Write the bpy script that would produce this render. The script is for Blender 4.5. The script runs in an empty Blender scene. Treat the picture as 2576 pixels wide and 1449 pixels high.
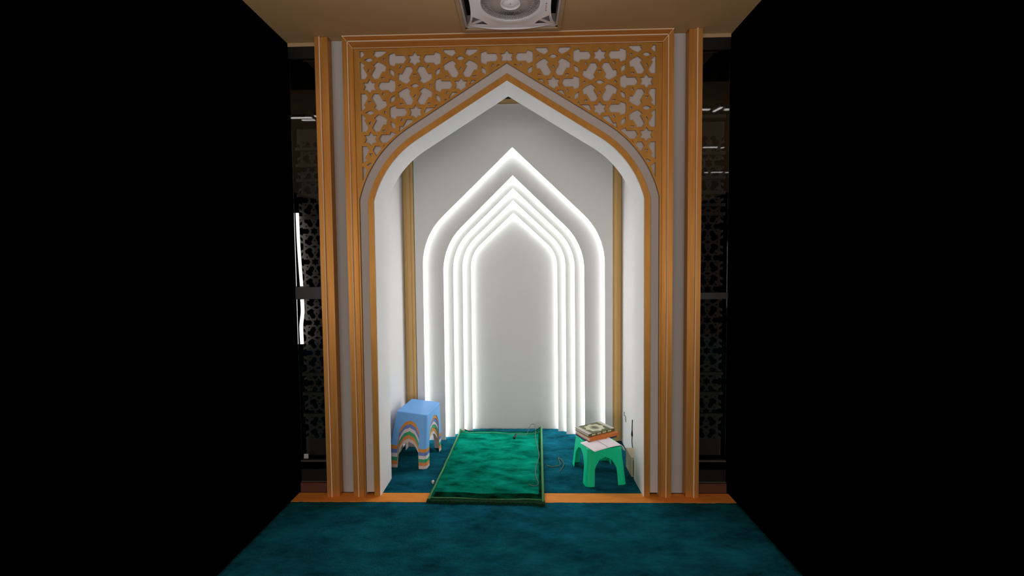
import bpy, bmesh, math, random
from mathutils import Vector, Matrix
random.seed(4)
PI = math.pi
SC = bpy.context.scene
COL = SC.collection

# ------------------------------------------------------------------ camera
cam_d = bpy.data.cameras.new('camera')
cam = bpy.data.objects.new('camera', cam_d)
COL.objects.link(cam)
cam_d.sensor_fit = 'HORIZONTAL'
cam_d.sensor_width = 36.0
cam_d.lens = 36.0 * 1070.6 / 2576.0
cam_d.clip_start = 0.05
cam_right = Vector((0.99968, 0.023296, -0.009765))
cam_up = Vector((0.008741, 0.043649, 0.999009))
cam_fwd = Vector((-0.0237, 0.998775, -0.043432))
m = Matrix((cam_right, cam_up, -cam_fwd)).transposed().to_4x4()
m.translation = Vector((0.08475, -2.74687, 1.50483))
cam.matrix_world = m
SC.camera = cam

# ------------------------------------------------------------------ world, lights, exposure
world = bpy.data.worlds.new('world')
world.use_nodes = True
world.node_tree.nodes['Background'].inputs[0].default_value = (0, 0, 0, 1)
world.node_tree.nodes['Background'].inputs[1].default_value = 0.0
SC.world = world
SC.view_settings.view_transform = 'Standard'
SC.view_settings.look = 'None'
SC.view_settings.exposure = 0.0
SC.view_settings.gamma = 1.0
SC.view_settings.use_curve_mapping = False

def area_light(name, loc, rot, sx, sy, power, color):
    l = bpy.data.lights.new(name, 'AREA')
    l.shape = 'RECTANGLE'
    l.size, l.size_y = sx, sy
    l.energy = power
    l.color = color
    o = bpy.data.objects.new(name, l)
    COL.objects.link(o)
    o.location = loc
    o.rotation_euler = rot
    return o
area_light('hall_light', (-0.6, -9.0, 1.30), (PI / 2, 0, 0), 10.0, 1.8, 250.0, (1.0, 0.93, 0.85))
up = area_light('ceiling_fill', (0.0, -3.1, 0.35), (math.radians(180), 0, 0), 4.0, 0.5, 52.0, (1.0, 0.90, 0.84))  # added fill that brightens the ceiling, no lamp of the hall
up.data.spread = math.radians(125)
LED_E = 22.0          # strips round the stepped arches
LAMP_E = 8.0         # ceiling lamps of the hall

# ------------------------------------------------------------------ colour helpers
def lin(c):
    return tuple(((v / 255.0) / 12.92) if v / 255.0 <= 0.04045 else (((v / 255.0) + 0.055) / 1.055) ** 2.4 for v in c)

def mat(name, color, rough=0.6, spec=0.4, metallic=0.0, coat=0.0, sheen=0.0):
    mt = bpy.data.materials.new(name)
    mt.use_nodes = True
    b = mt.node_tree.nodes['Principled BSDF']
    b.inputs['Base Color'].default_value = (*color, 1)
    b.inputs['Roughness'].default_value = rough
    b.inputs['Specular IOR Level'].default_value = spec
    b.inputs['Metallic'].default_value = metallic
    if coat:
        b.inputs['Coat Weight'].default_value = coat
        b.inputs['Coat Roughness'].default_value = 0.25
    if sheen:
        b.inputs['Sheen Weight'].default_value = sheen
        b.inputs['Sheen Roughness'].default_value = 0.4
    return mt

def noise_mat(name, c1, c2, scale=(1, 1, 1), nscale=8.0, detail=5.0, lo=0.35, hi=0.65, rough=0.6, spec=0.4, bump=0.0,
              bscale=None, bdist=0.004, coat=0.0, sheen=0.0, nrough=0.6, metal=0.0):
    mt = mat(name, c1, rough, spec, metal, coat, sheen)
    nt = mt.node_tree
    b = nt.nodes['Principled BSDF']
    tc = nt.nodes.new('ShaderNodeTexCoord')
    mp = nt.nodes.new('ShaderNodeMapping')
    mp.inputs['Scale'].default_value = scale
    nt.links.new(tc.outputs['Object'], mp.inputs['Vector'])
    nz = nt.nodes.new('ShaderNodeTexNoise')
    nz.inputs['Scale'].default_value = nscale
    nz.inputs['Detail'].default_value = detail
    nz.inputs['Roughness'].default_value = nrough
    nt.links.new(mp.outputs[0], nz.inputs['Vector'])
    rp = nt.nodes.new('ShaderNodeValToRGB')
    rp.color_ramp.elements[0].position = lo
    rp.color_ramp.elements[1].position = hi
    rp.color_ramp.elements[0].color = (*c1, 1)
    rp.color_ramp.elements[1].color = (*c2, 1)
    nt.links.new(nz.outputs['Fac'], rp.inputs['Fac'])
    nt.links.new(rp.outputs['Color'], b.inputs['Base Color'])
    if bump:
        n2 = nt.nodes.new('ShaderNodeTexNoise')
        n2.inputs['Scale'].default_value = bscale or nscale * 4
        n2.inputs['Detail'].default_value = 3
        nt.links.new(mp.outputs[0], n2.inputs['Vector'])
        bp = nt.nodes.new('ShaderNodeBump')
        bp.inputs['Strength'].default_value = bump
        bp.inputs['Distance'].default_value = bdist
        nt.links.new(n2.outputs['Fac'], bp.inputs['Height'])
        nt.links.new(bp.outputs['Normal'], b.inputs['Normal'])
    return mt

def emit_mat(name, color, strength):
    mt = bpy.data.materials.new(name)
    mt.use_nodes = True
    nt = mt.node_tree
    nt.nodes.clear()
    e = nt.nodes.new('ShaderNodeEmission')
    e.inputs[0].default_value = (*color, 1)
    e.inputs[1].default_value = strength
    o = nt.nodes.new('ShaderNodeOutputMaterial')
    nt.links.new(e.outputs[0], o.inputs[0])
    return mt

def glass_mat(name, tint):
    mt = bpy.data.materials.new(name)
    mt.use_nodes = True
    nt = mt.node_tree
    nt.nodes.clear()
    o = nt.nodes.new('ShaderNodeOutputMaterial')
    t = nt.nodes.new('ShaderNodeBsdfTransparent')
    t.inputs[0].default_value = (*tint, 1)
    g = nt.nodes.new('ShaderNodeBsdfGlossy')
    g.inputs['Roughness'].default_value = 0.02
    f = nt.nodes.new('ShaderNodeFresnel')
    f.inputs['IOR'].default_value = 1.5
    mx = nt.nodes.new('ShaderNodeMixShader')
    nt.links.new(f.outputs[0], mx.inputs[0])
    nt.links.new(t.outputs[0], mx.inputs[1])
    nt.links.new(g.outputs[0], mx.inputs[2])
    nt.links.new(mx.outputs[0], o.inputs[0])
    return mt

M = {}
M['wood'] = noise_mat('oak_laminate', (0.52, 0.225, 0.050), (0.64, 0.29, 0.072), scale=(38, 38, 1.2), nscale=1.6, detail=4,
                      rough=0.40, spec=0.4, metal=0.6)
M['wood_h'] = noise_mat('oak_laminate_lying', (0.43, 0.165, 0.034), (0.52, 0.205, 0.048), scale=(1.2, 38, 38), nscale=1.6,
                        detail=4, rough=0.40, spec=0.4, metal=0.6)
M['screen'] = noise_mat('cut_wood_screen', (0.47, 0.22, 0.046), (0.55, 0.265, 0.06), scale=(10, 10, 2), nscale=2.0, rough=0.42, spec=0.4, metal=0.55)
M['edge'] = mat('pale_edge_band', (0.85, 0.64, 0.46), 0.4, 0.5)
M['band_white'] = mat('pale_lilac_laminate', (0.53, 0.47, 0.46), 0.55, 0.3)
M['white'] = mat('white_paint', (0.87, 0.855, 0.865), 0.6, 0.3)
M['offwhite'] = mat('grey_white_laminate', (0.40, 0.38, 0.38), 0.55, 0.3)
M['front_board'] = mat('white_front_board', (0.88, 0.88, 0.87), 0.7, 0.1)
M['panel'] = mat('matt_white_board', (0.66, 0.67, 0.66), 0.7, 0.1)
M['wood_in'] = noise_mat('niche_oak', (0.82, 0.53, 0.20), (0.90, 0.59, 0.24), scale=(40, 40, 1.2), nscale=1.5, rough=0.4, spec=0.4)
M['ceiling'] = noise_mat('brown_ceiling_paint', (0.44, 0.275, 0.128), (0.48, 0.30, 0.145), nscale=2.0, rough=0.7, spec=0.2)
M['fan_white'] = mat('white_plastic', (0.90, 0.85, 0.87), 0.45, 0.45)
M['fan_rib'] = mat('grey_plastic', (0.50, 0.43, 0.41), 0.5, 0.3)
M['fan_blade'] = mat('brown_grey_blade', (0.10, 0.085, 0.075), 0.6, 0.2)
M['dark'] = mat('dark_cavity', (0.012, 0.010, 0.009), 0.8, 0.1)
M['trim_beige'] = mat('beige_frame', (0.40, 0.26, 0.15), 0.5, 0.3)
M['black'] = mat('black_metal', (0.006, 0.006, 0.006), 0.35, 0.4)
M['black_matt'] = mat('black_back', (0.004, 0.004, 0.004), 0.9, 0.0)
M['brown_screen'] = mat('dark_brown_screen', (0.17, 0.155, 0.14), 0.6, 0.2)
M['bead'] = mat('dark_bead', (0.06, 0.055, 0.05), 0.5, 0.2)
M['skirting'] = mat('red_brown_skirting', (0.085, 0.030, 0.018), 0.4, 0.4)
M['glass'] = glass_mat('dark_glass', (0.6, 0.6, 0.6))
M['led'] = emit_mat('led_strip_light', (1.0, 0.992, 0.985), LED_E)
M['lamp'] = emit_mat('ceiling_lamp_light', (1.0, 0.93, 0.86), LAMP_E)
M['tube'] = emit_mat('reflection_glow', (1.0, 0.97, 0.94), 4.0)  # glow of the added reflection streaks at the left glass
M['sill'] = noise_mat('orange_oak_strip', (0.80, 0.29, 0.050), (0.92, 0.35, 0.07), scale=(2, 14, 14), nscale=3.0, rough=0.6, spec=0.08)
M['carpet'] = noise_mat('teal_carpet', (0.003, 0.024, 0.037), (0.012, 0.205, 0.30), scale=(1.0, 2.0, 1), nscale=3.2, detail=10,
                        lo=0.30, hi=0.72, rough=1.0, spec=0.0, bump=0.9, bscale=90, bdist=0.012, nrough=0.74)
M['rug'] = noise_mat('green_velvet', (0.000, 0.040, 0.022), (0.004, 0.30, 0.20), scale=(1.2, 2.6, 1), nscale=4.2, detail=7,
                     lo=0.30, hi=0.70, rough=1.0, spec=0.0, bump=0.7, bscale=26, bdist=0.012)
M['rug_shade'] = noise_mat('green_edge_shade', (0.000, 0.012, 0.006), (0.001, 0.075, 0.040), nscale=9, detail=5, lo=0.4, hi=0.66, rough=1.0, spec=0.0)
M['rug_hem'] = mat('dark_green_hem', (0.004, 0.032, 0.012), 0.9, 0.1)
M['rug_piping'] = mat('light_green_piping', (0.085, 0.25, 0.105), 0.8, 0.1)
M['s_blue'] = mat('sky_blue_plastic', lin((116, 182, 252)), 0.42, 0.3)
M['s_violet'] = mat('violet_blue_plastic', lin((104, 128, 205)), 0.38, 0.5)
M['s_orange'] = mat('orange_plastic', lin((222, 146, 55)), 0.38, 0.5)
M['s_orange2'] = mat('amber_plastic', lin((220, 140, 70)), 0.38, 0.5)
M['s_white'] = mat('white_stool_plastic', lin((222, 214, 218)), 0.38, 0.5)
M['s_pink'] = mat('pinkish_white_plastic', lin((215, 198, 196)), 0.38, 0.5)
M['s_green'] = mat('mint_green_plastic', lin((40, 165, 115)), 0.38, 0.5)
M['s_emerald'] = mat('emerald_plastic', lin((0, 212, 155)), 0.40, 0.25)
M['paper'] = mat('white_paper', lin((248, 240, 250)), 0.8, 0.1)
M['ink'] = mat('grey_ink', lin((110, 104, 120)), 0.8, 0.1)
M['pages'] = mat('book_pages', lin((205, 200, 190)), 0.8, 0.1)
M['cover_pale'] = mat('pale_cover', lin((205, 200, 195)), 0.5, 0.3)
M['cover_olive'] = mat('olive_cover', lin((98, 104, 72)), 0.5, 0.3)
M['cover_cream'] = mat('cream_print', lin((205, 208, 178)), 0.5, 0.3)
M['cover_grey'] = mat('grey_green_print', lin((150, 156, 138)), 0.5, 0.3)
M['cover_orange'] = noise_mat('orange_cover', lin((205, 112, 30)), lin((205, 122, 62)), nscale=14, rough=0.5)
M['cover_blue'] = mat('dark_blue_cover', lin((52, 50, 110)), 0.5, 0.3)
M['box'] = mat('beige_plastic', lin((190, 178, 150)), 0.5, 0.3)
M['box_dark'] = mat('olive_grey_front', lin((105, 108, 88)), 0.5, 0.3)
M['wire'] = mat('black_rubber', (0.012, 0.012, 0.014), 0.5, 0.3)
M['wire_grey'] = mat('grey_rubber', (0.10, 0.13, 0.12), 0.6, 0.3)
M['chrome'] = mat('brushed_metal', (0.75, 0.72, 0.72), 0.3, 0.5, 0.6)
M['dot'] = mat('dark_dots', (0.05, 0.04, 0.05), 0.6, 0.2)

# ------------------------------------------------------------------ mesh helpers
def obj_from_bm(name, bm, material=None, parent=None, smooth=False, bevel=0.0, bseg=2):
    bmesh.ops.recalc_face_normals(bm, faces=bm.faces[:])
    me = bpy.data.meshes.new(name)
    bm.to_mesh(me)
    bm.free()
    if smooth:
        for p in me.polygons:
            p.use_smooth = True
    return obj_from_mesh(name, me, material, parent, bevel, bseg)

def obj_from_mesh(name, me, material=None, parent=None, bevel=0.0, bseg=2):
    if material is not None and not me.materials:
        me.materials.append(material)
    o = bpy.data.objects.new(name, me)
    COL.objects.link(o)
    if parent is not None:
        o.parent = parent
    if bevel:
        md = o.modifiers.new('bevel', 'BEVEL')
        md.width = bevel
        md.segments = bseg
        md.limit_method = 'ANGLE'
        md.angle_limit = math.radians(40)
    return o

def empty(name, loc=(0, 0, 0), rot=(0, 0, 0)):
    o = bpy.data.objects.new(name, None)
    COL.objects.link(o)
    o.location = loc
    o.rotation_euler = rot
    o.empty_display_size = 0.1
    return o

def tag(o, label=None, cat=None, group=None, kind=None):
    if label: o['label'] = label
    if cat: o['category'] = cat
    if group: o['group'] = group
    if kind: o['kind'] = kind
    return o

def add_box(bm, a, b):
    vs = [bm.verts.new((x, y, z)) for x in (a[0], b[0]) for y in (a[1], b[1]) for z in (a[2], b[2])]
    for f in ((0, 1, 3, 2), (4, 6, 7, 5), (0, 4, 5, 1), (2, 3, 7, 6), (0, 2, 6, 4), (1, 5, 7, 3)):
        bm.faces.new([vs[i] for i in f])

def box(name, a, b, material, parent=None, bevel=0.0):
    bm = bmesh.new()
    add_box(bm, a, b)
    return obj_from_bm(name, bm, material, parent, bevel=bevel)

def prism_xz(name, pts, y0, y1, material, parent=None, bevel=0.0):
    """closed outline in the x-z plane given a thickness from y0 to y1"""
    bm = bmesh.new()
    f = bm.faces.new([bm.verts.new((x, y0, z)) for x, z in pts])
    r = bmesh.ops.extrude_face_region(bm, geom=[f])
    for v in r['geom']:
        if isinstance(v, bmesh.types.BMVert):
            v.co.y = y1
    bmesh.ops.triangulate(bm, faces=[q for q in bm.faces if len(q.verts) > 4])
    return obj_from_bm(name, bm, material, parent, bevel=bevel)

def prism_xy(name, pts, z0, z1, material, parent=None, bevel=0.0):
    bm = bmesh.new()
    f = bm.faces.new([bm.verts.new((x, y, z0)) for x, y in pts])
    r = bmesh.ops.extrude_face_region(bm, geom=[f])
    for v in r['geom']:
        if isinstance(v, bmesh.types.BMVert):
            v.co.z = z1
    bmesh.ops.triangulate(bm, faces=[q for q in bm.faces if len(q.verts) > 4])
    return obj_from_bm(name, bm, material, parent, bevel=bevel)

def strip_xz(name, pa, pb, y0, y1, material, parent=None):
    """band between two open paths of equal length (x, z), from y0 to y1"""
    bm = bmesh.new()
    A0 = [bm.verts.new((x, y0, z)) for x, z in pa]
    B0 = [bm.verts.new((x, y0, z)) for x, z in pb]
    A1 = [bm.verts.new((x, y1, z)) for x, z in pa]
    B1 = [bm.verts.new((x, y1, z)) for x, z in pb]
    n = len(pa)
    for i in range(n - 1):
        bm.faces.new((A0[i], A0[i + 1], B0[i + 1], B0[i]))
        bm.faces.new((A1[i], B1[i], B1[i + 1], A1[i + 1]))
        bm.faces.new((A0[i], A1[i], A1[i + 1], A0[i + 1]))
        bm.faces.new((B0[i], B0[i + 1], B1[i + 1], B1[i]))
    for i in (0, n - 1):
        bm.faces.new((A0[i], B0[i], B1[i], A1[i]))
    return obj_from_bm(name, bm, material, parent)

def tube(name, pts, radius, material, parent=None, sides=6, smooth=True, cyclic=False):
    bm = bmesh.new()
    P = [Vector(p) for p in pts]
    n = len(P)
    rings = []
    for i, p in enumerate(P):
        t = (P[min(i + 1, n - 1)] - P[max(i - 1, 0)])
        t = t.normalized() if t.length > 1e-9 else Vector((0, 0, 1))
        ref = Vector((0, 0, 1)) if abs(t.z) < 0.9 else Vector((1, 0, 0))
        u = t.cross(ref).normalized()
        w = t.cross(u)
        r = radius[i] if isinstance(radius, (list, tuple)) else radius
        rings.append([bm.verts.new(p + u * r * math.cos(2 * PI * k / sides) + w * r * math.sin(2 * PI * k / sides)) for k in range(sides)])
    for a, b in zip(rings, rings[1:]):
        for k in range(sides):
            bm.faces.new((a[k], a[(k + 1) % sides], b[(k + 1) % sides], b[k]))
    bm.faces.new(rings[0])
    bm.faces.new(rings[-1][::-1])
    return obj_from_bm(name, bm, material, parent, smooth=smooth)

def smooth_path(pts, n=8):
    P = [Vector(p) for p in pts]
    out = []
    for i in range(len(P) - 1):
        p0, p1, p2, p3 = P[max(i - 1, 0)], P[i], P[i + 1], P[min(i + 2, len(P) - 1)]
        for k in range(n):
            t = k / n
            out.append(0.5 * ((2 * p1) + (p2 - p0) * t + (2 * p0 - 5 * p1 + 4 * p2 - p3) * t * t + (3 * p1 - p0 - 3 * p2 + p3) * t ** 3))
    out.append(P[-1])
    return out

# ------------------------------------------------------------------ arch outlines (half paths, right side, apex first)
def arch_half(apex, B, Cc, nseg=14):
    """straight line from (0, apex) to B, circular arc to Cc, then straight down to the floor"""
    th0 = math.atan2(apex - B[1], B[0])
    ch = math.atan2(B[1] - Cc[1], Cc[0] - B[0])
    th1 = 2 * ch - th0
    L = math.hypot(Cc[0] - B[0], Cc[1] - B[1])
    r = L / (2 * math.sin((th1 - th0) / 2))
    cx, cz = B[0] - r * math.sin(th0), B[1] - r * math.cos(th0)
    pts = [(0.0, apex)]
    for k in range(nseg + 1):
        t = th0 + (th1 - th0) * k / nseg
        pts.append((cx + r * math.sin(t), cz + r * math.cos(t)))
    pts.append((Cc[0] + 0.004, 0.0))
    return pts

def offset_half(pts, d):
    """inward offset (towards the axis and down) of a right half path"""
    out = []
    n = len(pts)
    for i in range(n):
        if i == 0:
            dx, dz = pts[1][0] - pts[0][0], pts[1][1] - pts[0][1]
            l = math.hypot(dx, dz)
            out.append((0.0, pts[0][1] - d * l / dx))
            continue
        ns = []
        for a, b in ((i - 1, i), (i, i + 1)):
            if b >= n: continue
            dx, dz = pts[b][0] - pts[a][0], pts[b][1] - pts[a][1]
            l = math.hypot(dx, dz)
            ns.append((dz / l, -dx / l))
        if len(ns) == 2:
            sx, sz = ns[0][0] + ns[1][0], ns[0][1] + ns[1][1]
            k = 2.0 / (sx * sx + sz * sz)
            nx, nz = sx * k, sz * k
        else:
            nx, nz = ns[0][0], 0.0
        out.append((pts[i][0] + nx * d, pts[i][1] + nz * d if i < n - 1 else pts[i][1]))
    return out

def full(half):
    """left foot -> apex -> right foot"""
    return [(-x, z) for x, z in half[::-1]][:-1] + list(half)

def deeper(half, y):
    """same outline as seen, for a plane y behind the facade"""
    s = (2.747 + y) / 2.747
    return [(x * s, 1.505 + (z - 1.505) * s if z > 0.001 else 0.0) for x, z in half]

# ------------------------------------------------------------------ setting: floor, ceiling, walls
BAY = 1.44                 # half width of the bay in front of the niche
floor = prism_xy('floor', [(-BAY, 0.08), (-BAY, -0.8), (-4.2, -0.8), (-4.2, -9.5), (4.2, -9.5), (4.2, -0.8), (BAY, -0.8), (BAY, 0.08)],
                 -0.06, -0.004, M['dark'])
tag(floor, kind='structure')
# carpets: pile surfaces that follow the floor
def carpet(name, x0, x1, y0, y1, nx, ny, front_wave=0.0, parent=None):
    bm = bmesh.new()
    g = []
    for j in range(ny + 1):
        row = []
        for i in range(nx + 1):
            x = x0 + (x1 - x0) * i / nx
            y = y0 + (y1 - y0) * j / ny
            if j == ny and front_wave:
                y += front_wave * (math.sin(x * 3.1 + 0.4) * 0.5 + math.sin(x * 8.7) * 0.3 + math.sin(x * 41) * 0.12)
            row.append(bm.verts.new((x, y, random.uniform(0, 0.003))))
        g.append(row)
    for j in range(ny):
        for i in range(nx):
            bm.faces.new((g[j][i], g[j][i + 1], g[j + 1][i + 1], g[j + 1][i]))
    # folded down edges
    per = [g[0][i] for i in range(nx + 1)] + [g[j][nx] for j in range(1, ny + 1)] + [g[ny][i] for i in range(nx - 1, -1, -1)] + [g[j][0] for j in range(ny - 1, 0, -1)]
    low = [bm.verts.new((v.co.x, v.co.y, -0.004)) for v in per]
    for k in range(len(per)):
        q = (k + 1) % len(per)
        bm.faces.new((per[k], low[k], low[q], per[q]))
    return obj_from_bm(name, bm, M['carpet'], parent, smooth=True)
carpet('hall_carpet', -BAY, BAY, -0.8, -0.055, 120, 34, 0.006, floor)
box('hall_carpet', (-4.2, -9.5, -0.004), (4.2, -0.8, 0.001), M['carpet'], floor)
nf = box('floor_niche', (-0.96, 0.06, -0.06), (0.96, 1.24, -0.004), M['dark'])
tag(nf, kind='structure')
carpet('niche_carpet', -0.938, 0.938, 0.05, 1.215, 90, 56, 0.0, nf)
sill = prism_xy('trim_1', [(-BAY, -0.062), (BAY, -0.062), (BAY, 0.05), (-BAY, 0.05)], -0.02, 0.003, M['sill'])
tag(sill, kind='structure')

# the ceiling lies round the square opening of the fan
ceil = empty('ceiling')
tag(ceil, kind='structure')
FX0, FX1, FY0, FY1 = -0.262, 0.338, -0.625, -0.025
zc0, zc1 = 3.0, 3.08
box('ceiling_board', (-BAY, -0.62, zc0), (FX0, 0.26, zc1), M['ceiling'], ceil)
box('ceiling_board', (FX1, -0.62, zc0), (BAY, 0.26, zc1), M['ceiling'], ceil)
box('ceiling_board', (FX0, FY1, zc0), (FX1, 0.26, zc1), M['ceiling'], ceil)
box('ceiling_board', (-4.2, -9.5, zc0), (4.2, -0.62, zc1), M['ceiling'], ceil)

JAMB = 0.25
OUT = arch_half(2.812, (0.632, 2.420), (0.962, 1.962))
Y_SCREEN, Y_WHITE = 0.012, 0.022
P0 = deeper(OUT, Y_SCREEN)
P1 = offset_half(P0, 0.055)
P2 = offset_half(P0, 0.099)

# wall in front of the niche: one thick leaf with the arched opening
wf = prism_xz('wall_front', full(offset_half(P2, -0.012)) + [(1.235, 0.0), (1.235, 3.0), (-1.235, 3.0), (-1.235, 0.0)], 0.062, JAMB - 0.002, M['offwhite'])
tag(wf, kind='structure')

# niche walls behind
for nm, s in (('wall_inner_left', -1), ('wall_inner_right', 1)):
    w = box(nm, (min(s * 0.938, s * 0.99), JAMB - 0.002, 0), (max(s * 0.938, s * 0.99), 1.26, 3.06), M['white'])
    tag(w, kind='structure')
tag(box('wall_back', (-0.938, 1.235, 0), (0.938, 1.26, 3.06), M['white']), kind='structure')
tag(box('ceiling_niche', (-0.938, JAMB, 2.985), (0.938, 1.26, 3.06), M['white']), kind='structure')
# oak trim round the back panel
YT = 0.925
tr = empty('trim_2')
tag(tr, kind='structure')
for s in (-1, 1):
    a, b = sorted((s * 0.845, s * 0.935))
    box('trim_board', (a, YT, 0.0), (b, YT + 0.02, 2.98), M['wood_in'], tr)
    a, b = sorted((s * 0.872, s * 0.905))
    box('trim_bead', (a, YT - 0.006, 0.0), (b, YT, 2.98), M['wood_in'], tr, bevel=0.002)
box('trim_board', (-0.845, YT, 2.84), (0.845, YT + 0.02, 2.950), M['wood_in'], tr)

# ------------------------------------------------------------------ stepped arch light panel
YF = [0.885, 0.950, 1.016, 1.082, 1.148, 1.212]
# half outlines of the five openings: apex, end of straight slope, start of vertical (measured on each board)
HOLES = [arch_half(2.535, (0.600, 1.962), (0.776, 1.552), 16),
         arch_half(2.315, (0.452, 1.875), (0.612, 1.496), 16),
         arch_half(2.217, (0.402, 1.829), (0.537, 1.511), 16),
         arch_half(2.122, (0.352, 1.787), (0.463, 1.528), 16),
         arch_half(2.022, (0.306, 1.735), (0.394, 1.532), 16)]
pan = empty('stepped_arch_panel', (0.012, 0, 0))
tag(pan, 'white stepped arched wall panel with five glowing outlines at the back of the niche', 'light panel')
for k in range(5):
    outer = 0.842 if k == 0 else 0.83
    top = 2.893 if k == 0 else 2.885
    y0 = YF[k]
    h = HOLES[k]
    prism_xz('arch_board', full(h) + [(outer, 0.0), (outer, top), (-outer, top), (-outer, 0.0)], y0, y0 + 0.014, M['front_board'] if k == 0 else M['panel'], pan)
    # spacer frame behind the board, set back from the edge
    hs = offset_half(h, -0.024)
    strip_xz('spacer', full(offset_half(hs, -0.02)), full(hs), y0 + 0.014, YF[k + 1], M['panel'], pan)
    # the light strip glued to the spacer
    ho = full(offset_half(h, -0.0225))
    bm = bmesh.new()
    A = [bm.verts.new((x, YF[k + 1] - 0.019, max(z, 0.004))) for x, z in ho]
    B = [bm.verts.new((x, YF[k + 1] - 0.004, max(z, 0.004))) for x, z in ho]
    for i in range(len(A) - 1):
        bm.faces.new((A[i], A[i + 1], B[i + 1], B[i]))
    me = bpy.data.meshes.new('led_strip')
    bm.to_mesh(me)
    bm.free()
    obj_from_mesh('led_strip', me, M['led'], pan)
prism_xz('back_board', [(-0.6, 0.0), (0.6, 0.0), (0.6, 2.2), (-0.6, 2.2)], YF[5], YF[5] + 0.014, M['panel'], pan)

# ------------------------------------------------------------------ carved portal round the niche
por = empty('arched_portal')
tag(por, 'oak arched portal with star lattice spandrels and white arch band framing the niche', 'portal')
HF = 3.0
def frame_ring(name, xo, xi, zo, zi, y0, y1, mv=M['wood'], mh=M['wood_h']):
    for s in (-1, 1):
        prism_xz(name + '_stile', [(s * xo, 0.0), (s * xi, 0.0), (s * xi, zi), (s * xo, zo)], y0, y1, mv, por)
    prism_xz(name + '_rail', [(-xo, zo), (xo, zo), (xi, zi), (-xi, zi)], y0, y1, mh, por)
def edge_ring(x, z, y, w=0.0045):
    for s in (-1, 1):
        box('edge_band', (min(s * x, s * (x - w)), y - 0.003, 0.0), (max(s * x, s * (x - w)), y + 0.004, z), M['edge'], por)
    box('edge_band', (-x, y - 0.003, z - w), (x, y + 0.004, z), M['edge'], por)
frame_ring('outer_frame', 1.048, 1.013, 2.998, 2.962, 0.0, 0.06)
frame_ring('inner_frame', 1.013, 0.979, 2.962, 2.921, 0.005, 0.06)
edge_ring(1.0155, 2.9655, 0.0)
box('edge_band', (-1.048, -0.003, 2.994), (1.048, 0.004, 2.9985), M['edge'], por)
box('edge_band', (-0.979, 0.003, 2.921), (0.979, 0.008, 2.9235), M['edge'], por)
# mitre lines at the two top corners
for s in (-1, 1):
    bm = bmesh.new()
    vs = [bm.verts.new((s * x, y, z)) for x, z in ((1.048, 2.998), (1.045, 2.998), (0.979, 2.921), (0.982, 2.921)) for y in (-0.002, 0.004)]
    for f in ((0, 2, 4, 6), (1, 7, 5, 3), (0, 1, 3, 2), (4, 5, 7, 6)):
        bm.faces.new([vs[i] for i in f])
    obj_from_bm('mitre_line', bm, M['edge'], por)

# star lattice: outlines of the cut-outs in one cell of side 1
def star_holes():
    H = []
    st = []
    for k in range(12):
        r = 0.140 if k % 2 == 0 else 0.084
        a = PI / 2 + k * PI / 6
        st.append((r * math.cos(a), r * math.sin(a)))
    H.append(st)
    ar = [(0.158, 0.0), (0.204, 0.080), (0.366, 0.080), (0.384, 0.134), (0.486, 0.096), (0.496, 0.0)]
    ar = ar + [(x, -y) for x, y in ar[::-1] if y > 0]
    for k in range(6):
        a = k * PI / 3
        H.append([(x * math.cos(a) - y * math.sin(a), x * math.sin(a) + y * math.cos(a)) for x, y in ar])
    tri = [(0.280, 0.034), (0.280, -0.034), (0.340, 0.0)]
    for k in range(6):
        a = PI / 6 + k * PI / 3
        H.append([(x * math.cos(a) - y * math.sin(a), x * math.sin(a) + y * math.cos(a)) for x, y in tri])
    ln = [(0.5, 0.090), (0.460, 0.018), (0.460, -0.018), (0.5, -0.090), (0.540, -0.018), (0.540, 0.018)]
    for k in range(3):
        a = PI / 6 + k * PI / 3
        H.append([(x * math.cos(a) - y * math.sin(a), x * math.sin(a) + y * math.cos(a)) for x, y in ln])
    for k in range(2):
        a = k * PI / 3
        cx, cy = math.cos(a) / math.sqrt(3), math.sin(a) / math.sqrt(3)
        H.append([(cx + 0.036 * math.cos(a + PI + q * 2 * PI / 3), cy + 0.036 * math.sin(a + PI + q * 2 * PI / 3)) for q in range(3)])
    return H

def area2(p):
    return sum(p[i][0] * p[(i + 1) % len(p)][1] - p[(i + 1) % len(p)][0] * p[i][1] for i in range(len(p))) / 2

def cut_board(name, outline, holes, y0, thick, material, parent):
    """filled 2D outline with holes, as a board of real thickness facing -y"""
    cu = bpy.data.curves.new(name, 'CURVE')
    cu.dimensions = '2D'
    cu.fill_mode = 'BOTH'
    cu.extrude = thick / 2
    for pl in [outline] + holes:
        sp = cu.splines.new('POLY')
        sp.points.add(len(pl) - 1)
        for p, (x, z) in zip(sp.points, pl):
            p.co = (x, z, 0, 1)
        sp.use_cyclic_u = True
    tmp = bpy.data.objects.new(name + '_tmp', cu)
    COL.objects.link(tmp)
    dg = bpy.context.evaluated_depsgraph_get()
    me = bpy.data.meshes.new_from_object(tmp.evaluated_get(dg))
    bpy.data.objects.remove(tmp)
    bpy.data.curves.remove(cu)
    me.name = name
    for v in me.vertices:
        x, z, q = v.co
        v.co = (x, y0 + thick / 2 - q, z)
    me.materials.clear()
    for p in me.polygons: p.use_smooth = False
    return obj_from_mesh(name, me, material, parent)

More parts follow.
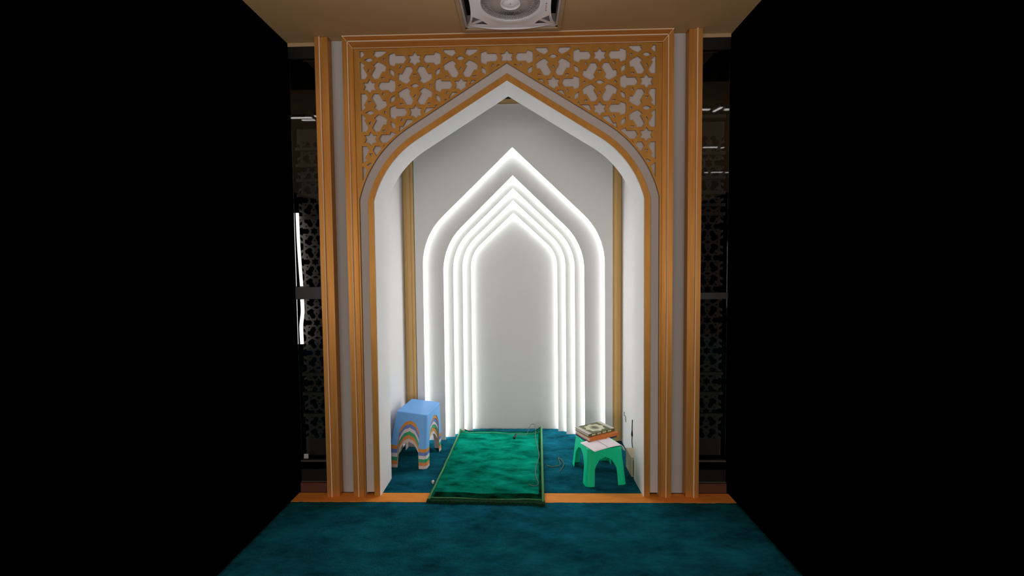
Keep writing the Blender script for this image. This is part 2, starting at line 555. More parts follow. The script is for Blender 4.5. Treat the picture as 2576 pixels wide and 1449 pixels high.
def lattice_board(name, region, holes, y0, thick, material, parent):
    """flat board of the given outline with real openings sawn out of it"""
    brd = prism_xz(name + '_tmp', region, y0, y0 + thick, None)
    bm = bmesh.new()
    for h in holes:
        if area2(h) < 0: h = h[::-1]
        n = len(h)
        lo_ = [bm.verts.new((x, y0 - 0.01, z)) for x, z in h]
        hi_ = [bm.verts.new((x, y0 + thick + 0.01, z)) for x, z in h]
        bm.faces.new(lo_)
        bm.faces.new(hi_[::-1])
        for i in range(n):
            bm.faces.new((lo_[i], hi_[i], hi_[(i + 1) % n], lo_[(i + 1) % n]))
    bmesh.ops.recalc_face_normals(bm, faces=bm.faces[:])
    cut = obj_from_bm(name + '_cut', bm)
    md = brd.modifiers.new('saw', 'BOOLEAN')
    md.operation = 'DIFFERENCE'
    md.solver = 'EXACT'
    md.object = cut
    dg = bpy.context.evaluated_depsgraph_get()
    me = bpy.data.meshes.new_from_object(brd.evaluated_get(dg))
    bpy.data.objects.remove(brd)
    bpy.data.objects.remove(cut)
    me.name = name
    me.materials.clear()
    return obj_from_mesh(name, me, material, parent)

SX, SZ = 0.3395, 0.332
cell = star_holes()
holes = []
XL, ZT = 0.940, 2.908
for i in range(-4, 5):
    for j in range(-8, 3):
        cx = i * SX * math.sqrt(3) / 2
        cz = 2.852 + (j + (0.5 if i % 2 else 0.0)) * SZ
        for h in cell:
            poly = [(cx + x * SX, cz + z * SZ) for x, z in h]
            if min(p[0] for p in poly) > XL or max(p[0] for p in poly) < -XL or max(p[1] for p in poly) < 1.9: continue
            if ZT - min(p[1] for p in poly) < 0.022: continue
            if XL - min(abs(p[0]) for p in poly) < 0.014: continue
            holes.append(poly)
inset = []
offp = offset_half(P0, -0.013)
for a, b in zip(offp, offp[1:]):
    inset.append(a)
    if b[0] >= XL:
        t = (XL - a[0]) / (b[0] - a[0])
        inset.append((XL, a[1] + (b[1] - a[1]) * t))
        break
region = full(inset) + [(XL, ZT), (-XL, ZT)]
lattice_board('lattice_screen', region, holes, Y_SCREEN, 0.007, M['screen'], por)
cut_board('lattice_border', full(P0) + [(0.985, 0.0), (0.985, 2.926), (-0.985, 2.926), (-0.985, 0.0)], [region], Y_SCREEN, 0.007, M['screen'], por)
tag(prism_xz('backing_sheet', full(P0) + [(0.985, 0.0), (0.985, 2.926), (-0.985, 2.926), (-0.985, 0.0)], 0.027, 0.05, M['band_white'], por),
    'grey white sheet seen through the lattice')
lo = 0.024
def lifted(path, z): return [(path[0][0], z)] + path[1:-1] + [(path[-1][0], z)]
strip_xz('white_arch_band', lifted(full(offset_half(P0, 0.003)), lo), lifted(full(offset_half(P0, 0.053)), lo), Y_WHITE, 0.06, M['band_white'], por)
strip_xz('oak_arch_band', full(offset_half(P0, 0.057)), full(offset_half(P0, 0.0945)), Y_SCREEN, 0.06, M['screen'], por)
strip_xz('groove_back', full(P0), full(offset_half(P0, 0.0945)), 0.058, 0.064, M['dark'], por)
lining = strip_xz('jamb_lining', full(offset_half(P2, -0.0042)), full(P2), 0.0135, JAMB, M['white'], por)

# ------------------------------------------------------------------ oak piers
for s, lab in ((-1, 'tall oak pier left of the portal beside the dark glass with the added reflection streaks'),
               (1, 'tall oak pier right of the portal beside the dark glass with the star lattice')):
    pr_ = empty('oak_pier', (s * 1.1845, 0.0, 0.0))
    tag(pr_, lab, 'pier', 'oak piers beside the portal')
    o = s
    def bxs(name, xa, xb, y0, y1, z0, z1, mm, bev=0.0):
        a, b = sorted((s * xa - s * 1.1845, s * xb - s * 1.1845))
        return box(name, (a, y0, z0), (b, y1, z1), mm, pr_, bev)
    bxs('outer_board', 1.1935, 1.2258, 0.0, 0.26, 0.0, 2.998, M['wood'])
    bxs('inner_board', 1.1431, 1.1935, 0.006, 0.062, 0.0, 2.998, M['wood'])
    bxs('edge_band', 1.1905, 1.1955, -0.004, 0.008, 0.0, 2.998, M['edge'])

# ------------------------------------------------------------------ dark glazed walls at both sides
def glazed(s, name):
    g = empty(name)
    tag(g, kind='structure')
    def bx(n, xa, xb, y0, y1, z0, z1, mm):
        a, b = sorted((s * xa, s * xb))
        return box(n, (a, y0, z0), (b, y1, z1), mm, g)
    XE = 1.436 if s < 0 else 1.434
    bx('back_board', 1.226, XE, 0.27, 0.28, 0.0, 2.99, M['black_matt'])
    bx('head_strip', 1.226, XE, 0.07, 0.27, 2.975, 2.999, M['trim_beige'])
    bx('head_rail', 1.226, XE, 0.072, 0.10, 2.90, 2.975, M['black'])
    bx('skirting', 1.226, XE, 0.058, 0.10, 0.0, 0.066, M['skirting'])
    bx('foot_rail', 1.226, XE, 0.072, 0.10, 0.076, 0.152, M['black'])
    bx('foot_bead', 1.226, XE, 0.068, 0.10, 0.068, 0.074, M['bead'])
    bx('foot_bead', 1.226, XE, 0.070, 0.10, 0.208, 0.216, M['bead'])
    m0, m1 = (1.320, 1.400) if s < 0 else (1.298, 1.340)
    bx('middle_rail', 1.226, XE, 0.070, 0.10, m0, m1, M['black'])
    bx('glass_pane', 1.226, XE, 0.082, 0.088, m1, 2.90, M['glass'])
    bx('glass_pane', 1.226, XE, 0.082, 0.088, 0.152, m0, M['glass'])
    # lattice behind the glass
    T = 0.21
    hs = []
    for i in range(-1, 2):
        for j in range(-1, 16):
            cx = s * 1.335 + i * T * math.sqrt(3) / 2
            cz = 0.10 + (j + (0.5 if i % 2 else 0.0)) * T
            for h in cell:
                p = [(cx + x * T, cz + z * T) for x, z in h]
                a, b = sorted((s * 1.232, s * (XE - 0.004)))
                if max(q[0] for q in p) > a and min(q[0] for q in p) < b and 0.3 < min(q[1] for q in p) and max(q[1] for q in p) < 2.42: hs.append(p)
    a, b = sorted((s * 1.228, s * XE))
    lattice_board('dark_lattice', [(a, 0.22), (b, 0.22), (b, 2.47), (a, 2.47)], hs, 0.150, 0.012, M['brown_screen'], g)
    # cross bars behind the glass
    for z in ((2.33, 2.22, 2.12, 2.02, 1.87, 0.795, 0.660, 0.51) if s < 0 else (2.50, 2.26, 2.10, 2.00, 1.92, 1.86, 0.79, 0.655, 0.507)):
        bx('cross_bar', 1.227, XE, 0.125, 0.150, z - 0.010, z + 0.010, M['brown_screen'])
    return g
glazed(-1, 'wall_left')
glazed(1, 'wall_right')
lt = tube('reflection_streak', smooth_path([(-1.4305, 0.115, 1.90), (-1.4285, 0.115, 1.72), (-1.423, 0.115, 1.56), (-1.416, 0.115, 1.405)], 5), 0.010, M['tube'], None, 10)  # glowing shape added in place of a bright reflection in the glass
tag(lt, 'upper slim glowing streak added as a reflection in the left dark glass above the black rail', 'reflection streak')
lt = tube('reflection_streak', smooth_path([(-1.414, 0.112, 1.315), (-1.413, 0.112, 1.23), (-1.424, 0.112, 1.15), (-1.426, 0.112, 1.10), (-1.424, 0.112, 1.01)], 5), 0.0115, M['tube'], None, 10)  # lower half of the same imitated reflection
tag(lt, 'lower bent glowing streak added as a reflection in the left dark glass below the black rail', 'reflection streak')
lk = empty('spot_plate', (-1.401, 0.0815, 0.243))  # made-up plate in place of a small pale spot on the glass
tag(lk, 'small square metal plate added for a pale spot low on the left dark glass', 'latch')
box('plate', (-0.015, -0.008, -0.016), (0.015, 0.0, 0.016), M['chrome'], lk, 0.002)
box('raised_piece', (-0.006, -0.014, -0.008), (0.006, -0.008, 0.008), M['chrome'], lk, 0.001)

# ------------------------------------------------------------------ hall ceiling lamps (seen mirrored in the dark glass)
lamps = [((-2.6, -1.185), (-1.915, -1.185)), ((-1.872, -1.15), (-1.40, -1.15)), ((-2.046, -1.25), (-1.916, -1.252)),
         ((1.60, -1.155), (1.852, -1.168)), ((1.909, -1.221), (1.937, -1.114)), ((1.987, -1.175), (2.35, -1.178)),
         ((2.318, -2.43), (2.495, -2.43)), ((2.551, -2.47), (2.584, -2.444)),
         ((2.929, -3.825), (2.979, -3.825)), ((3.03, -3.82), (3.199, -3.82)), ((3.256, -3.846), (3.40, -3.85))]
LAMP_LABELS = ['long ceiling lamp mirrored at the left edge of the left dark glass', 'long ceiling lamp mirrored behind the left oak pier',
               'thin ceiling lamp mirrored just below the bright streak in the left dark glass',
               'ceiling lamp mirrored in the right dark glass, topmost streak, next to the pier', 'slanting ceiling lamp mirrored in the topmost streak of the right dark glass',
               'ceiling lamp mirrored in the right dark glass, topmost streak, at the outer edge',
               'long ceiling lamp mirrored in the second streak of the right dark glass', 'short thin ceiling lamp mirrored in the second streak of the right dark glass',
               'short ceiling lamp mirrored in the lowest streak of the right glass beside the pier',
               'long ceiling lamp mirrored in the middle of the lowest streak of the right dark glass', 'ceiling lamp mirrored at the outer end of the lowest streak of the right glass']
for k, (a, b) in enumerate(lamps):
    lp = empty('ceiling_lamp', ((a[0] + b[0]) / 2, (a[1] + b[1]) / 2, 3.0))
    lp.rotation_euler = (0, 0, math.atan2(b[1] - a[1], b[0] - a[0]))
    L = math.hypot(b[0] - a[0], b[1] - a[1])
    tag(lp, LAMP_LABELS[k], 'ceiling lamp', 'linear ceiling lamps of the hall')
    wv = 0.012 if k not in (2, 7) else 0.008
    box('housing', (-L / 2, -wv - 0.004, -0.02), (L / 2, wv + 0.004, 0.0), M['fan_white'], lp)
    box('diffuser', (-L / 2 + 0.002, -wv, -0.026), (L / 2 - 0.002, wv, -0.0205), M['lamp'], lp)

# ------------------------------------------------------------------ ceiling fan
FC = (0.033, -0.335)
fan = empty('ceiling_fan', (FC[0], FC[1], 3.0))
tag(fan, 'square white ceiling fan with a round ribbed grille set in a beige frame', 'ceiling fan')
# frame of the ceiling opening
R0, R1 = 0.305, 0.283
for (a, b) in (((-R0, -R0), (R0, -R1)), ((-R0, R1), (R0, R0)), ((-R0, -R1), (-R1, R1)), ((R1, -R1), (R0, R1))):
    box('opening_frame', (a[0], a[1], -0.012), (b[0], b[1], 0.05), M['trim_beige'], fan, 0.002)
box('cavity', (-0.285, -0.285, 0.07), (0.285, 0.285, 0.075), M['dark'], fan)
for (a, b) in (((-R1, -R1), (R1, -R1 + 0.012)), ((-R1, R1 - 0.012), (R1, R1)), ((-R1, -R1), (-R1 + 0.012, R1)), ((R1 - 0.012, -R1), (R1, R1))):
    box('inner_ledge', (a[0], a[1], -0.004), (b[0], b[1], 0.07), M['fan_rib'], fan)
# white face: square with hollowed sides, round opening and two slots at each corner
half = 0.268
def face_outline():
    pts = []
    n = 14
    for side in range(4):
        a = side * PI / 2
        for k in range(n):
            t = -1 + 2 * k / n
            y = half - (0.042 if side % 2 else -0.004) * (1 - abs(t) ** 2.2)
            x = t * half
            # side 0 is +y going to +x
            px, py = x, y
            pts.append((px * math.cos(-a) - py * math.sin(-a), px * math.sin(-a) + py * math.cos(-a)))
    return pts
RG = 0.178
circ = [(RG * math.cos(2 * PI * k / 64), RG * math.sin(2 * PI * k / 64)) for k in range(64)]
corner_holes = []
for q in range(4):
    a = q * PI / 2
    for tri in ([(0.222, 0.135), (0.236, 0.232), (0.176, 0.168)], [(0.135, 0.222), (0.164, 0.178), (0.226, 0.242)]):
        corner_holes.append([(x * math.cos(a) - y * math.sin(a), x * math.sin(a) + y * math.cos(a)) for x, y in tri])
cu = cut_board('fan_face', face_outline(), [circ] + corner_holes, -0.0025, 0.005, M['fan_white'], fan)
for v in cu.data.vertices:
    x, y, z = v.co
    r = math.hypot(x, z)
    v.co = (x, z, y - 0.018 + 0.030 * max(0.0, min(1.0, (r - 0.27) / 0.11)) ** 1.3)
# ring lip, hub, ribs
def ring(name, r0, r1, z0, z1, material, n=64):
    bm = bmesh.new()
    rows = []
    for r, z in ((r0, z1), (r0, z0), (r1, z0), (r1, z1)):
        rows.append([bm.verts.new((r * math.cos(2 * PI * k / n), r * math.sin(2 * PI * k / n), z)) for k in range(n)])
    for a, b in ((0, 1), (1, 2), (2, 3), (3, 0)):
        for k in range(n):
            bm.faces.new((rows[a][k], rows[a][(k + 1) % n], rows[b][(k + 1) % n], rows[b][k]))
    return obj_from_bm(name, bm, material, fan)
ring('grille_rim', 0.164, 0.180, -0.030, 0.0, M['fan_white'])
ring('hub_rim', 0.050, 0.055, -0.034, -0.010, M['fan_white'], 40)
bm = bmesh.new()
prof = [(0.0, -0.036), (0.018, -0.035), (0.034, -0.031), (0.042, -0.024), (0.050, -0.018)]
prev = None
for r, z in prof:
    row = [bm.verts.new((r * math.cos(2 * PI * k / 32), r * math.sin(2 * PI * k / 32), z)) for k in range(32)] if r > 0 else [bm.verts.new((0, 0, z))]
    if prev:
        for k in range(32):
            if len(prev) == 1: bm.faces.new((prev[0], row[k], row[(k + 1) % 32]))
            else: bm.faces.new((prev[k], prev[(k + 1) % 32], row[(k + 1) % 32], row[k]))
    prev = row
hub = obj_from_bm('hub', bm, M['fan_white'], fan, smooth=True)
box('hub_mark', (-0.003, -0.012, -0.0375), (0.003, 0.0, -0.0345), M['fan_rib'], hub)
rib_me = None
NR = 84
for k in range(NR):
    if rib_me is None:
        bm = bmesh.new()
        add_box(bm, (0.054, -0.0013, -0.026), (0.166, 0.0013, -0.0235))
        o = obj_from_bm('grille_rib', bm, M['fan_rib'], fan)
        rib_me = o.data
    else:
        o = obj_from_mesh('grille_rib', rib_me, None, fan)
    o.rotation_euler = (0, 0, 2 * PI * k / NR)
for r in (0.085, 0.125):
    ring('grille_wire', r, r + 0.002, -0.0235, -0.021, M['fan_rib'])
# blades at rest behind the grille
for k in range(5):
    bm = bmesh.new()
    a = []
    for r, w, tl in ((0.04, 0.025, 0.012), (0.10, 0.042, 0.010), (0.155, 0.050, 0.006)):
        a.append([bm.verts.new((r, -w, 0.022 - tl)), bm.verts.new((r, w, 0.022 + tl)), bm.verts.new((r, w, 0.025 + tl)), bm.verts.new((r, -w, 0.025 - tl))])
    for p, q in zip(a, a[1:]):
        for i in range(4):
            bm.faces.new((p[i], p[(i + 1) % 4], q[(i + 1) % 4], q[i]))
    bm.faces.new(a[0]); bm.faces.new(a[-1][::-1])
    o = obj_from_bm('blade', bm, M['fan_blade'], fan)
    o.rotation_euler = (0, 0, 2 * PI * k / 5 + 0.3)
for k in range(5):
    box('indicator_dot', (0.198, 0.020 + k * 0.016, -0.0215), (0.204 - (0.002 if k % 2 else 0), 0.026 + k * 0.016, -0.019), M['dot'], fan)

# ------------------------------------------------------------------ plastic stools
SW0, SD0, SW1, SD1, SH = 0.147, 0.192, 0.122, 0.160, 0.252
def stool_columns():
    """perimeter columns of one quarter-symmetric shell: list of (x, y at the foot, kind, arch height)"""
    cols = []
    cr = 0.026
    def side(hw, hd, leg, rot):
        out = []
        L = hw - cr
        op = hw - leg
        for t in (-L, -(L + op) / 2, -op):
            out.append((t, 'leg', 0.0))
        n = 14
        for k in range(n + 1):
            u = -1 + 2 * k / n
            hgt = 0.118 + 0.073 * (1 - abs(u) ** 2.6)
            if abs(u) < 0.02: hgt += 0.008
            if abs(abs(u) - 4 / 7) < 0.02: hgt += 0.003
            out.append((u * op, 'arch', hgt))
        for t in (op, (L + op) / 2, L):
            out.append((t, 'leg', 0.0))
        res = []
        for t, kd, hg in out:
            x, y = t, -hd
            ca, sa = round(math.cos(rot)), round(math.sin(rot))
            res.append((x * ca - y * sa, x * sa + y * ca, kd, hg))
        # corner arc after the side
        for k in range(1, 6):
            a = -PI / 2 + (PI / 2) * k / 6
            x, y = L + cr * math.cos(a), -hd + cr + cr * math.sin(a)
            ca, sa = round(math.cos(rot)), round(math.sin(rot))
            res.append((x * ca - y * sa, x * sa + y * ca, 'leg', 0.0))
        return res
    cols += side(SW0, SD0, 0.062, 0)
    cols += side(SD0, SW0, 0.072, PI / 2)
    cols += side(SW0, SD0, 0.062, PI)
    cols += side(SD0, SW0, 0.072, 3 * PI / 2)
    return cols
SCOLS = stool_columns()
LEGH = 0.118
def scale_at(t):
    f = t / SH
    return 1 + (SW1 / SW0 - 1) * f, 1 + (SD1 / SD0 - 1) * f
def make_stool(material, parent):
    n = len(SCOLS)
    # seat with its arched skirt
    bm = bmesh.new()
    levels = 5
    rows = []
    for x, y, kd, hg in SCOLS:
        z0 = LEGH if kd == 'leg' else hg
        col = []
        for j in range(levels + 1):
            t = z0 + (SH - 0.006 - z0) * j / levels
            sx, sy = scale_at(t)
            col.append(bm.verts.new((x * sx, y * sy, t)))
        sx, sy = scale_at(SH)
        col.append(bm.verts.new((x * sx * 0.985, y * sy * 0.988, SH - 0.0015)))
        col.append(bm.verts.new((x * sx * 0.955, y * sy * 0.965, SH)))
        col.append(bm.verts.new((x * sx * 0.90, y * sy * 0.92, SH - 0.001)))
        rows.append(col)
    for i in range(n):
        a, b = rows[i], rows[(i + 1) % n]
        for j in range(len(a) - 1):
            bm.faces.new((a[j], b[j], b[j + 1], a[j + 1]))
    bm.faces.new([c[-1] for c in rows])
    seat = obj_from_bm('seat', bm, material, parent, smooth=False)
    md = seat.modifiers.new('shell', 'SOLIDIFY')
    md.thickness = 0.002
    md.offset = -1
    # four legs: runs of leg columns
    start = next(i for i in range(n) if SCOLS[i][2] == 'arch' and SCOLS[(i + 1) % n][2] == 'leg')
    idx = [(start + 1 + k) % n for k in range(n)]
    runs, cur = [], []
    for i in idx:
        if SCOLS[i][2] == 'leg': cur.append(i)
        elif cur:
            runs.append(cur); cur = []
    if cur: runs.append(cur)
    for run in runs:
        bm = bmesh.new()
        rws = []
        for i in run:
            x, y, kd, hg = SCOLS[i]
            col = []
            for t in (0.0, 0.03, LEGH):
                sx, sy = scale_at(t)
                col.append(bm.verts.new((x * sx, y * sy, t)))
            rws.append(col)
        for a, b in zip(rws, rws[1:]):
            for j in range(2):
                bm.faces.new((a[j], b[j], b[j + 1], a[j + 1]))
        # recalc on open shells can flip: orient outward
        me = bpy.data.meshes.new('leg')
        bm.normal_update()
        f0 = bm.faces[:][len(bm.faces) // 2]
        c = f0.calc_center_median()
        if f0.normal.dot(Vector((c.x, c.y, 0))) < 0:
            bmesh.ops.reverse_faces(bm, faces=bm.faces[:])
        bm.to_mesh(me); bm.free()
        lg = obj_from_mesh('leg', me, material, parent)
        md = lg.modifiers.new('shell', 'SOLIDIFY')
        md.thickness = 0.0025
        md.offset = -1

stack = [('pinkish white', 's_pink', 'bottom'), ('amber', 's_orange2', 'second from the bottom'), ('mint green', 's_green', 'third from the bottom'),
         ('white', 's_white', 'in the middle'), ('violet blue', 's_violet', 'under the orange one'), ('orange', 's_orange', 'just under the top one'),
         ('sky blue', 's_blue', 'on top')]
DZ = 0.0254
for k, (cn, mk, place) in enumerate(stack):
    st = empty('plastic_stool')
    tilt = math.radians(5.5) * (k / 6.0) ** 1.3
    # tip about the foot edge at the right so that the left side rises a little
    st.rotation_euler = (0, tilt, math.radians(-7.0))
    piv = 0.147
    st.location = (-0.772 + piv * (1 - math.cos(tilt)), 0.600, k * DZ + piv * math.sin(tilt))
    tag(st, '%s plastic stool %s in the stack by the left wall' % (cn, place), 'stool', 'stacked plastic stools')
    make_stool(M[mk], st)
gs = empty('plastic_stool', (0.630, 0.340, 0.0), (0, 0, math.radians(8)))
tag(gs, 'single emerald green plastic stool holding books and a paper by the right wall', 'stool')
make_stool(M['s_emerald'], gs)

# ------------------------------------------------------------------ books and paper on the green stool
def book(name, loc, rot, L, D, T, cover, parent_label, cat, pages=True):
    b = empty(name, loc, (0, 0, rot))
    tag(b, parent_label, cat)
    c = 0.003
    box('front_cover', (-L / 2, -D / 2, T - c), (L / 2, D / 2, T), cover, b, 0.0008)
    box('back_cover', (-L / 2, -D / 2, 0), (L / 2, D / 2, c), cover, b, 0.0008)
    box('spine', (-L / 2, -D / 2, c), (L / 2, -D / 2 + c, T - c), cover, b)
    box('page_block', (-L / 2 + 0.004, -D / 2 + c, c), (L / 2 - 0.004, D / 2 - 0.004, T - c), M['pages'], b)
    return b
RB = math.radians(27)
zt = SH
book('book', (0.628, 0.405, zt), RB, 0.25, 0.175, 0.008, M['cover_blue'], 'thin dark blue book at the bottom of the pile on the green stool', 'book')
book('book', (0.638, 0.415, zt + 0.008), RB, 0.262, 0.178, 0.025, M['cover_orange'], 'thick orange book in the middle of the pile on the green stool', 'book')
qz = zt + 0.033
qb = book('book', (0.622, 0.432, qz), RB + math.radians(3), 0.248, 0.165, 0.021, M['cover_olive'], 'olive and cream ornamented book with an oval medallion on top of the pile', 'book')
# printed ornament of the cover
T = 0.021
for s in (-1, 1):
    a, b = sorted((s * 0.124, s * 0.098))
    box('pale_end_band', (a, -0.0825, T), (b, 0.0825, T + 0.0006), M['cover_pale'], qb)
    a, b = sorted((s * 0.094, s * 0.090))
    box('cream_rule', (a, -0.0825, T), (b, 0.0825, T + 0.0006), M['cover_cream'], qb)
def disc(name, rx, ry, z0, z1, material, parent, n=36, lobes=0):
    bm = bmesh.new()
    vs = []
    for k in range(n):
        a = 2 * PI * k / n
        r = 1 + (0.10 * math.cos(lobes * a) if lobes else 0)
        vs.append(bm.verts.new((rx * r * math.cos(a), ry * r * math.sin(a), z0)))
    f = bm.faces.new(vs)
    r = bmesh.ops.extrude_face_region(bm, geom=[f])
    for v in r['geom']:
        if isinstance(v, bmesh.types.BMVert): v.co.z = z1
    return obj_from_bm(name, bm, material, parent)
disc('cream_field', 0.074, 0.064, T, T + 0.0005, M['cover_cream'], qb, 48, 8)
disc('medallion', 0.036, 0.036, T + 0.0005, T + 0.001, M['cover_grey'], qb, 36)
disc('medallion_heart', 0.022, 0.022, T + 0.001, T + 0.0014, M['cover_olive'], qb, 30, 6)
for k in range(4):
    x = -0.075 + k * 0.05
    box('spine_panel', (x - 0.017, -0.0832, 0.005), (x + 0.017, -0.0825, T - 0.005), M['cover_cream'], qb)

# loose paper sheet, right side sagging over the stool edge
bm = bmesh.new()
g = []
N1, N2 = 22, 8
for j in range(N2 + 1):
    row = []
    for i in range(N1 + 1):
        u = i / N1
        w = j / N2
        x = -0.130 + 0.285 * u
        y = -0.085 + 0.17 * w
        z = 0.0025 + 0.004 * math.sin(u * PI) + 0.0025 * (1 - abs(2 * (u - 0.45)))
        ov = max(0.0, u - 0.74) / 0.26
        z -= 0.045 * ov ** 2 - 0.008 * math.sin(ov * PI) * (0.5 + w)
        x -= 0.020 * ov ** 2
        row.append(bm.verts.new((x, y, z)))
    g.append(row)
for j in range(N2):
    for i in range(N1):
        bm.faces.new((g[j][i], g[j][i + 1], g[j + 1][i + 1], g[j + 1][i]))
pp = obj_from_bm('paper_sheet', bm, M['paper'], None, smooth=True)
if pp.data.polygons[0].normal.z < 0: pp.data.flip_normals()
md = pp.modifiers.new('shell', 'SOLIDIFY'); md.thickness = 0.0012
pp.location = (0.648, 0.255, zt + 0.001)
pp.rotation_euler = (0, 0, math.radians(27))
tag(pp, 'open white paper booklet sagging over the front of the green stool', 'paper')
box('fold_line', (-0.012, -0.075, 0.0095), (-0.0095, 0.075, 0.0102), M['ink'], pp)

# ------------------------------------------------------------------ prayer rug
RL, RW = 1.165, 0.742
rug = empty('prayer_rug', (-0.142, 0.515, 0.0), (0, 0, math.radians(-2.0)))
tag(rug, 'green velvet prayer rug with light piping and curled far corners lying across the oak strip', 'rug')
def rug_z(u, w):
    z = 0.017 + 0.0035 * math.sin(u * 9 + w * 5) * math.sin(w * 13 + 1) + 0.002 * math.sin(u * 21 + 2) * math.sin(w * 31)
    # far corners curl up
    for cu_, am in ((0.0, 0.050), (1.0, 0.048)):
        d = math.hypot((u - cu_) * RW, (1 - w) * RL)
        z += am * max(0.0, 1 - d / 0.085) ** 1.6
    # dips over the near edge
    z -= 0.006 * max(0.0, 1 - w / 0.05)
    return z
bm = bmesh.new()
NU, NV = 56, 84
g = [[bm.verts.new(((i / NU - 0.5) * RW, (j / NV - 0.5) * RL, rug_z(i / NU, j / NV))) for i in range(NU + 1)] for j in range(NV + 1)]
for j in range(NV):
    for i in range(NU):
        bm.faces.new((g[j][i], g[j][i + 1], g[j + 1][i + 1], g[j + 1][i]))
o = obj_from_bm('pile', bm, M['rug'], rug, smooth=True)
if o.data.polygons[0].normal.z < 0: o.data.flip_normals()
md = o.modifiers.new('shell', 'SOLIDIFY'); md.thickness = 0.012; md.offset = -1
def rug_edge(pts_uw, r, dz, name, mt):
    P = [((u - 0.5) * RW, (w - 0.5) * RL, rug_z(u, w) + dz) for u, w in pts_uw]
    return tube(name, P, r, mt, rug, 7)
K = 40
rug_edge([(0.0, k / K) for k in range(K + 1)], 0.0075, 0.004, 'piping', M['rug_piping'])
rug_edge([(1.0, k / K) for k in range(K + 1)], 0.0085, 0.003, 'piping', M['rug_piping'])
rug_edge([(k / K, 1.0) for k in range(K + 1)], 0.005, 0.000, 'piping', M['rug_hem'])
rug_edge([(k / K, 0.965) for k in range(K + 1)], 0.0028, 0.002, 'seam', M['rug_piping'])
rug_edge([(k / K, 0.018) for k in range(K + 1)], 0.0035, 0.003, 'seam', M['rug_piping'])
rug_edge([(0.988 - 0.02 * (1 if 0 else 0), k / K * 0.9 + 0.05) for k in range(K + 1)], 0.0022, 0.002, 'seam', M['rug_hem'])
# shading along the near and right edges, laid on as darker strips
def shade_strip(u0, u1, w0, w1, nu, nv):
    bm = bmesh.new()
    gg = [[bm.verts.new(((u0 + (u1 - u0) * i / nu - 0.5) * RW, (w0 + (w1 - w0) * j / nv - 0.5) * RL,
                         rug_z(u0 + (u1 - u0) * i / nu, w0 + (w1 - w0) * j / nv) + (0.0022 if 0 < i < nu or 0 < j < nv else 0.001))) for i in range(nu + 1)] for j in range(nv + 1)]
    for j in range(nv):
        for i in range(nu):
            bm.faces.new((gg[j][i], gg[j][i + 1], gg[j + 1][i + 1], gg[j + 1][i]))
    obj_from_bm('edge_shade', bm, M['rug_shade'], rug, smooth=True)
shade_strip(0.03, 0.985, 0.024, 0.075, 60, 6)
shade_strip(0.963, 0.985, 0.075, 0.955, 4, 84)
# fringed hem at the near edge
bm = bmesh.new()
NF = 90
for k in range(NF):
    u = k / (NF - 1)
    x = (u - 0.5) * (RW + 0.012)
    ln = 0.030 + 0.006 * math.sin(k * 1.7) + random.uniform(0, 0.006) + (0.014 if k > NF - 7 else 0)
    add_box(bm, (x - 0.006, -RL / 2 - ln * 0.6, 0.003), (x + 0.0055, -RL / 2 + 0.012, 0.017 + random.uniform(-0.002, 0.002)))
fr = obj_from_bm('fringe', bm, M['rug_hem'], rug)
fr['kind'] = 'stuff'

# ------------------------------------------------------------------ small things
# lapel microphone and its lead on the rug
def on_rug(x, y, dz=0.004):
    c, s_ = math.cos(math.radians(2)), math.sin(math.radians(2))
    dx, dy = x + 0.142, y - 0.515
    lx, ly = dx * c - dy * s_, dx * s_ + dy * c
    return (x, y, rug_z(min(1, max(0, lx / RW + 0.5)), min(1, max(0, ly / RL + 0.5))) + dz)
mic = empty('microphone', (0.009, 0.955, 0.0))
tag(mic, 'small black clip microphone with thin lead lying on the green rug', 'microphone')
base = Vector((0.009, 0.955, 0.0))
zz = on_rug(0.009, 0.955)[2]
tube('body', [(-0.004, -0.02, zz + 0.007), (0.004, 0.012, zz + 0.012), (0.010, 0.04, zz + 0.016)], [0.0085, 0.0095, 0.006], M['wire'], mic, 10)
tube('foam_tip', [(-0.0125, -0.030, zz + 0.008), (-0.007, -0.024, zz + 0.008), (-0.003, -0.016, zz + 0.008)], [0.006, 0.013, 0.009], M['wire'], mic, 10)
path = [on_rug(0.018, 0.99, 0.014), on_rug(0.05, 1.02), on_rug(0.10, 1.01), on_rug(0.125, 1.05, 0.02), (0.150, 1.10, 0.075), (0.185, 1.11, 0.082), (0.196, 1.07, 0.05),
        on_rug(0.192, 0.98), on_rug(0.195, 0.85), on_rug(0.205, 0.70), on_rug(0.208, 0.58), on_rug(0.178, 0.40), on_rug(0.170, 0.27), on_rug(0.186, 0.14), on_rug(0.15, 0.115), on_rug(0.12, 0.14)]
path = [Vector(p) - base for p in path]
tube('lead', smooth_path(path, 6), 0.0026, M['wire_grey'], mic, 6)

# white bead cap at the left edge of the rug
bead = empty('bead', (-0.556, 0.182, 0.0))
tag(bead, 'tiny white round bead on the carpet against the left edge of the rug', 'bead')
bm = bmesh.new()
bmesh.ops.create_uvsphere(bm, u_segments=14, v_segments=8, radius=0.0105)
bmesh.ops.translate(bm, verts=bm.verts[:], vec=(0, 0, 0.014))
obj_from_bm('dome', bm, M['s_white'], bead, smooth=True)
tube('rim', [(0, 0, 0.002), (0, 0, 0.009)], [0.0095, 0.0085], M['s_white'], bead, 12)

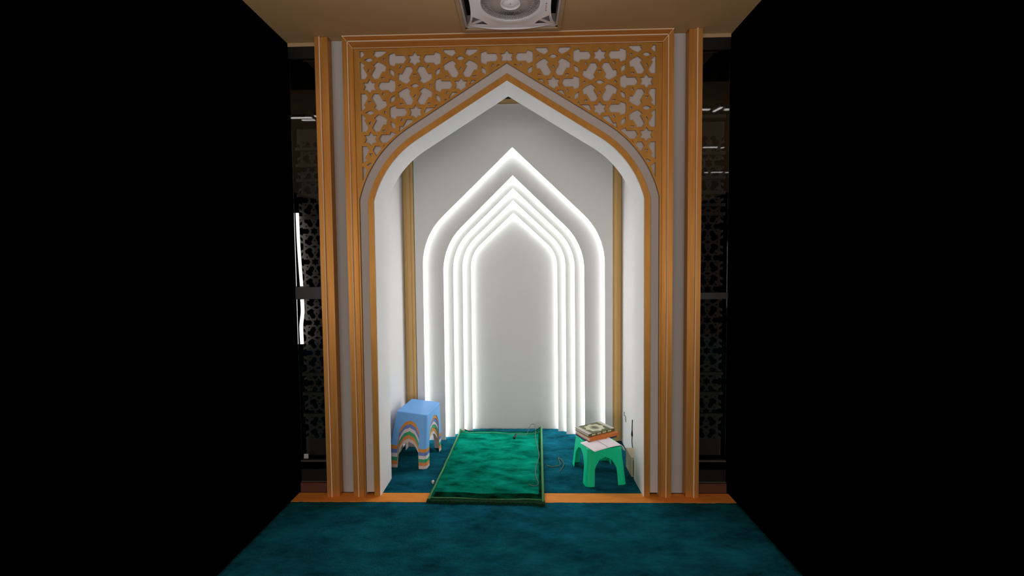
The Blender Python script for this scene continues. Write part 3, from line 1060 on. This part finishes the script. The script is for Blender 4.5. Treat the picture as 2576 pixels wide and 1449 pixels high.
# dark lead crumpled on the niche carpet
ld = tube('loose_lead', smooth_path([(0.262, 0.455, 0.006), (0.275, 0.435, 0.008), (0.30, 0.426, 0.006), (0.335, 0.432, 0.009), (0.361, 0.447, 0.012), (0.366, 0.51, 0.006),
                                     (0.362, 0.585, 0.006), (0.385, 0.53, 0.009), (0.395, 0.47, 0.006), (0.372, 0.40, 0.006), (0.352, 0.35, 0.006)], 6), 0.0032, M['wire_grey'], None, 6)
tag(ld, 'thin grey lead crumpled on the teal carpet between the rug and the green stool', 'cable')

# power box and its lead against the right wall
pb = empty('power_box', (0.897, 0.345, 0.0))
tag(pb, 'small beige power box standing on the carpet against the right niche wall', 'power box')
box('case', (-0.036, -0.068, 0.0), (0.036, 0.100, 0.134), M['box'], pb, 0.004)
box('lid', (-0.038, -0.070, 0.134), (0.038, 0.102, 0.146), M['box'], pb, 0.003)
box('front_plate', (-0.026, -0.071, 0.012), (0.028, -0.067, 0.126), M['box_dark'], pb, 0.001)
for k in range(3):
    box('vent', (-0.018, -0.073, 0.04 + 0.025 * k), (0.020, -0.0705, 0.048 + 0.025 * k), M['wire'], pb)
wl = empty('power_lead', (0.933, 0.54, 0.11))
tag(wl, 'black lead hanging down the right niche wall into the power box', 'cable')
tube('cord', smooth_path([(0.0, -0.075, -0.02), (0.0, -0.02, -0.012), (-0.002, 0.0, 0.045), (0.001, 0.006, 0.09), (0.0, 0.004, 0.15), (0.001, 0.0, 0.216)], 6), 0.0034, M['wire'], wl, 8)
tube('strain_relief', [(0.0, 0.004, 0.085), (0.0, 0.005, 0.105), (0.0, 0.005, 0.13)], [0.0065, 0.0075, 0.004], M['wire'], wl, 8)
hk = tube('wall_hook', smooth_path([(0.934, 0.80, 0.30), (0.930, 0.79, 0.285), (0.928, 0.77, 0.278), (0.930, 0.745, 0.283), (0.931, 0.742, 0.25), (0.932, 0.742, 0.235)], 5), 0.0028, M['wire_grey'], None, 6)
tag(hk, 'thin grey wire end sticking out low on the right niche wall', 'wire')
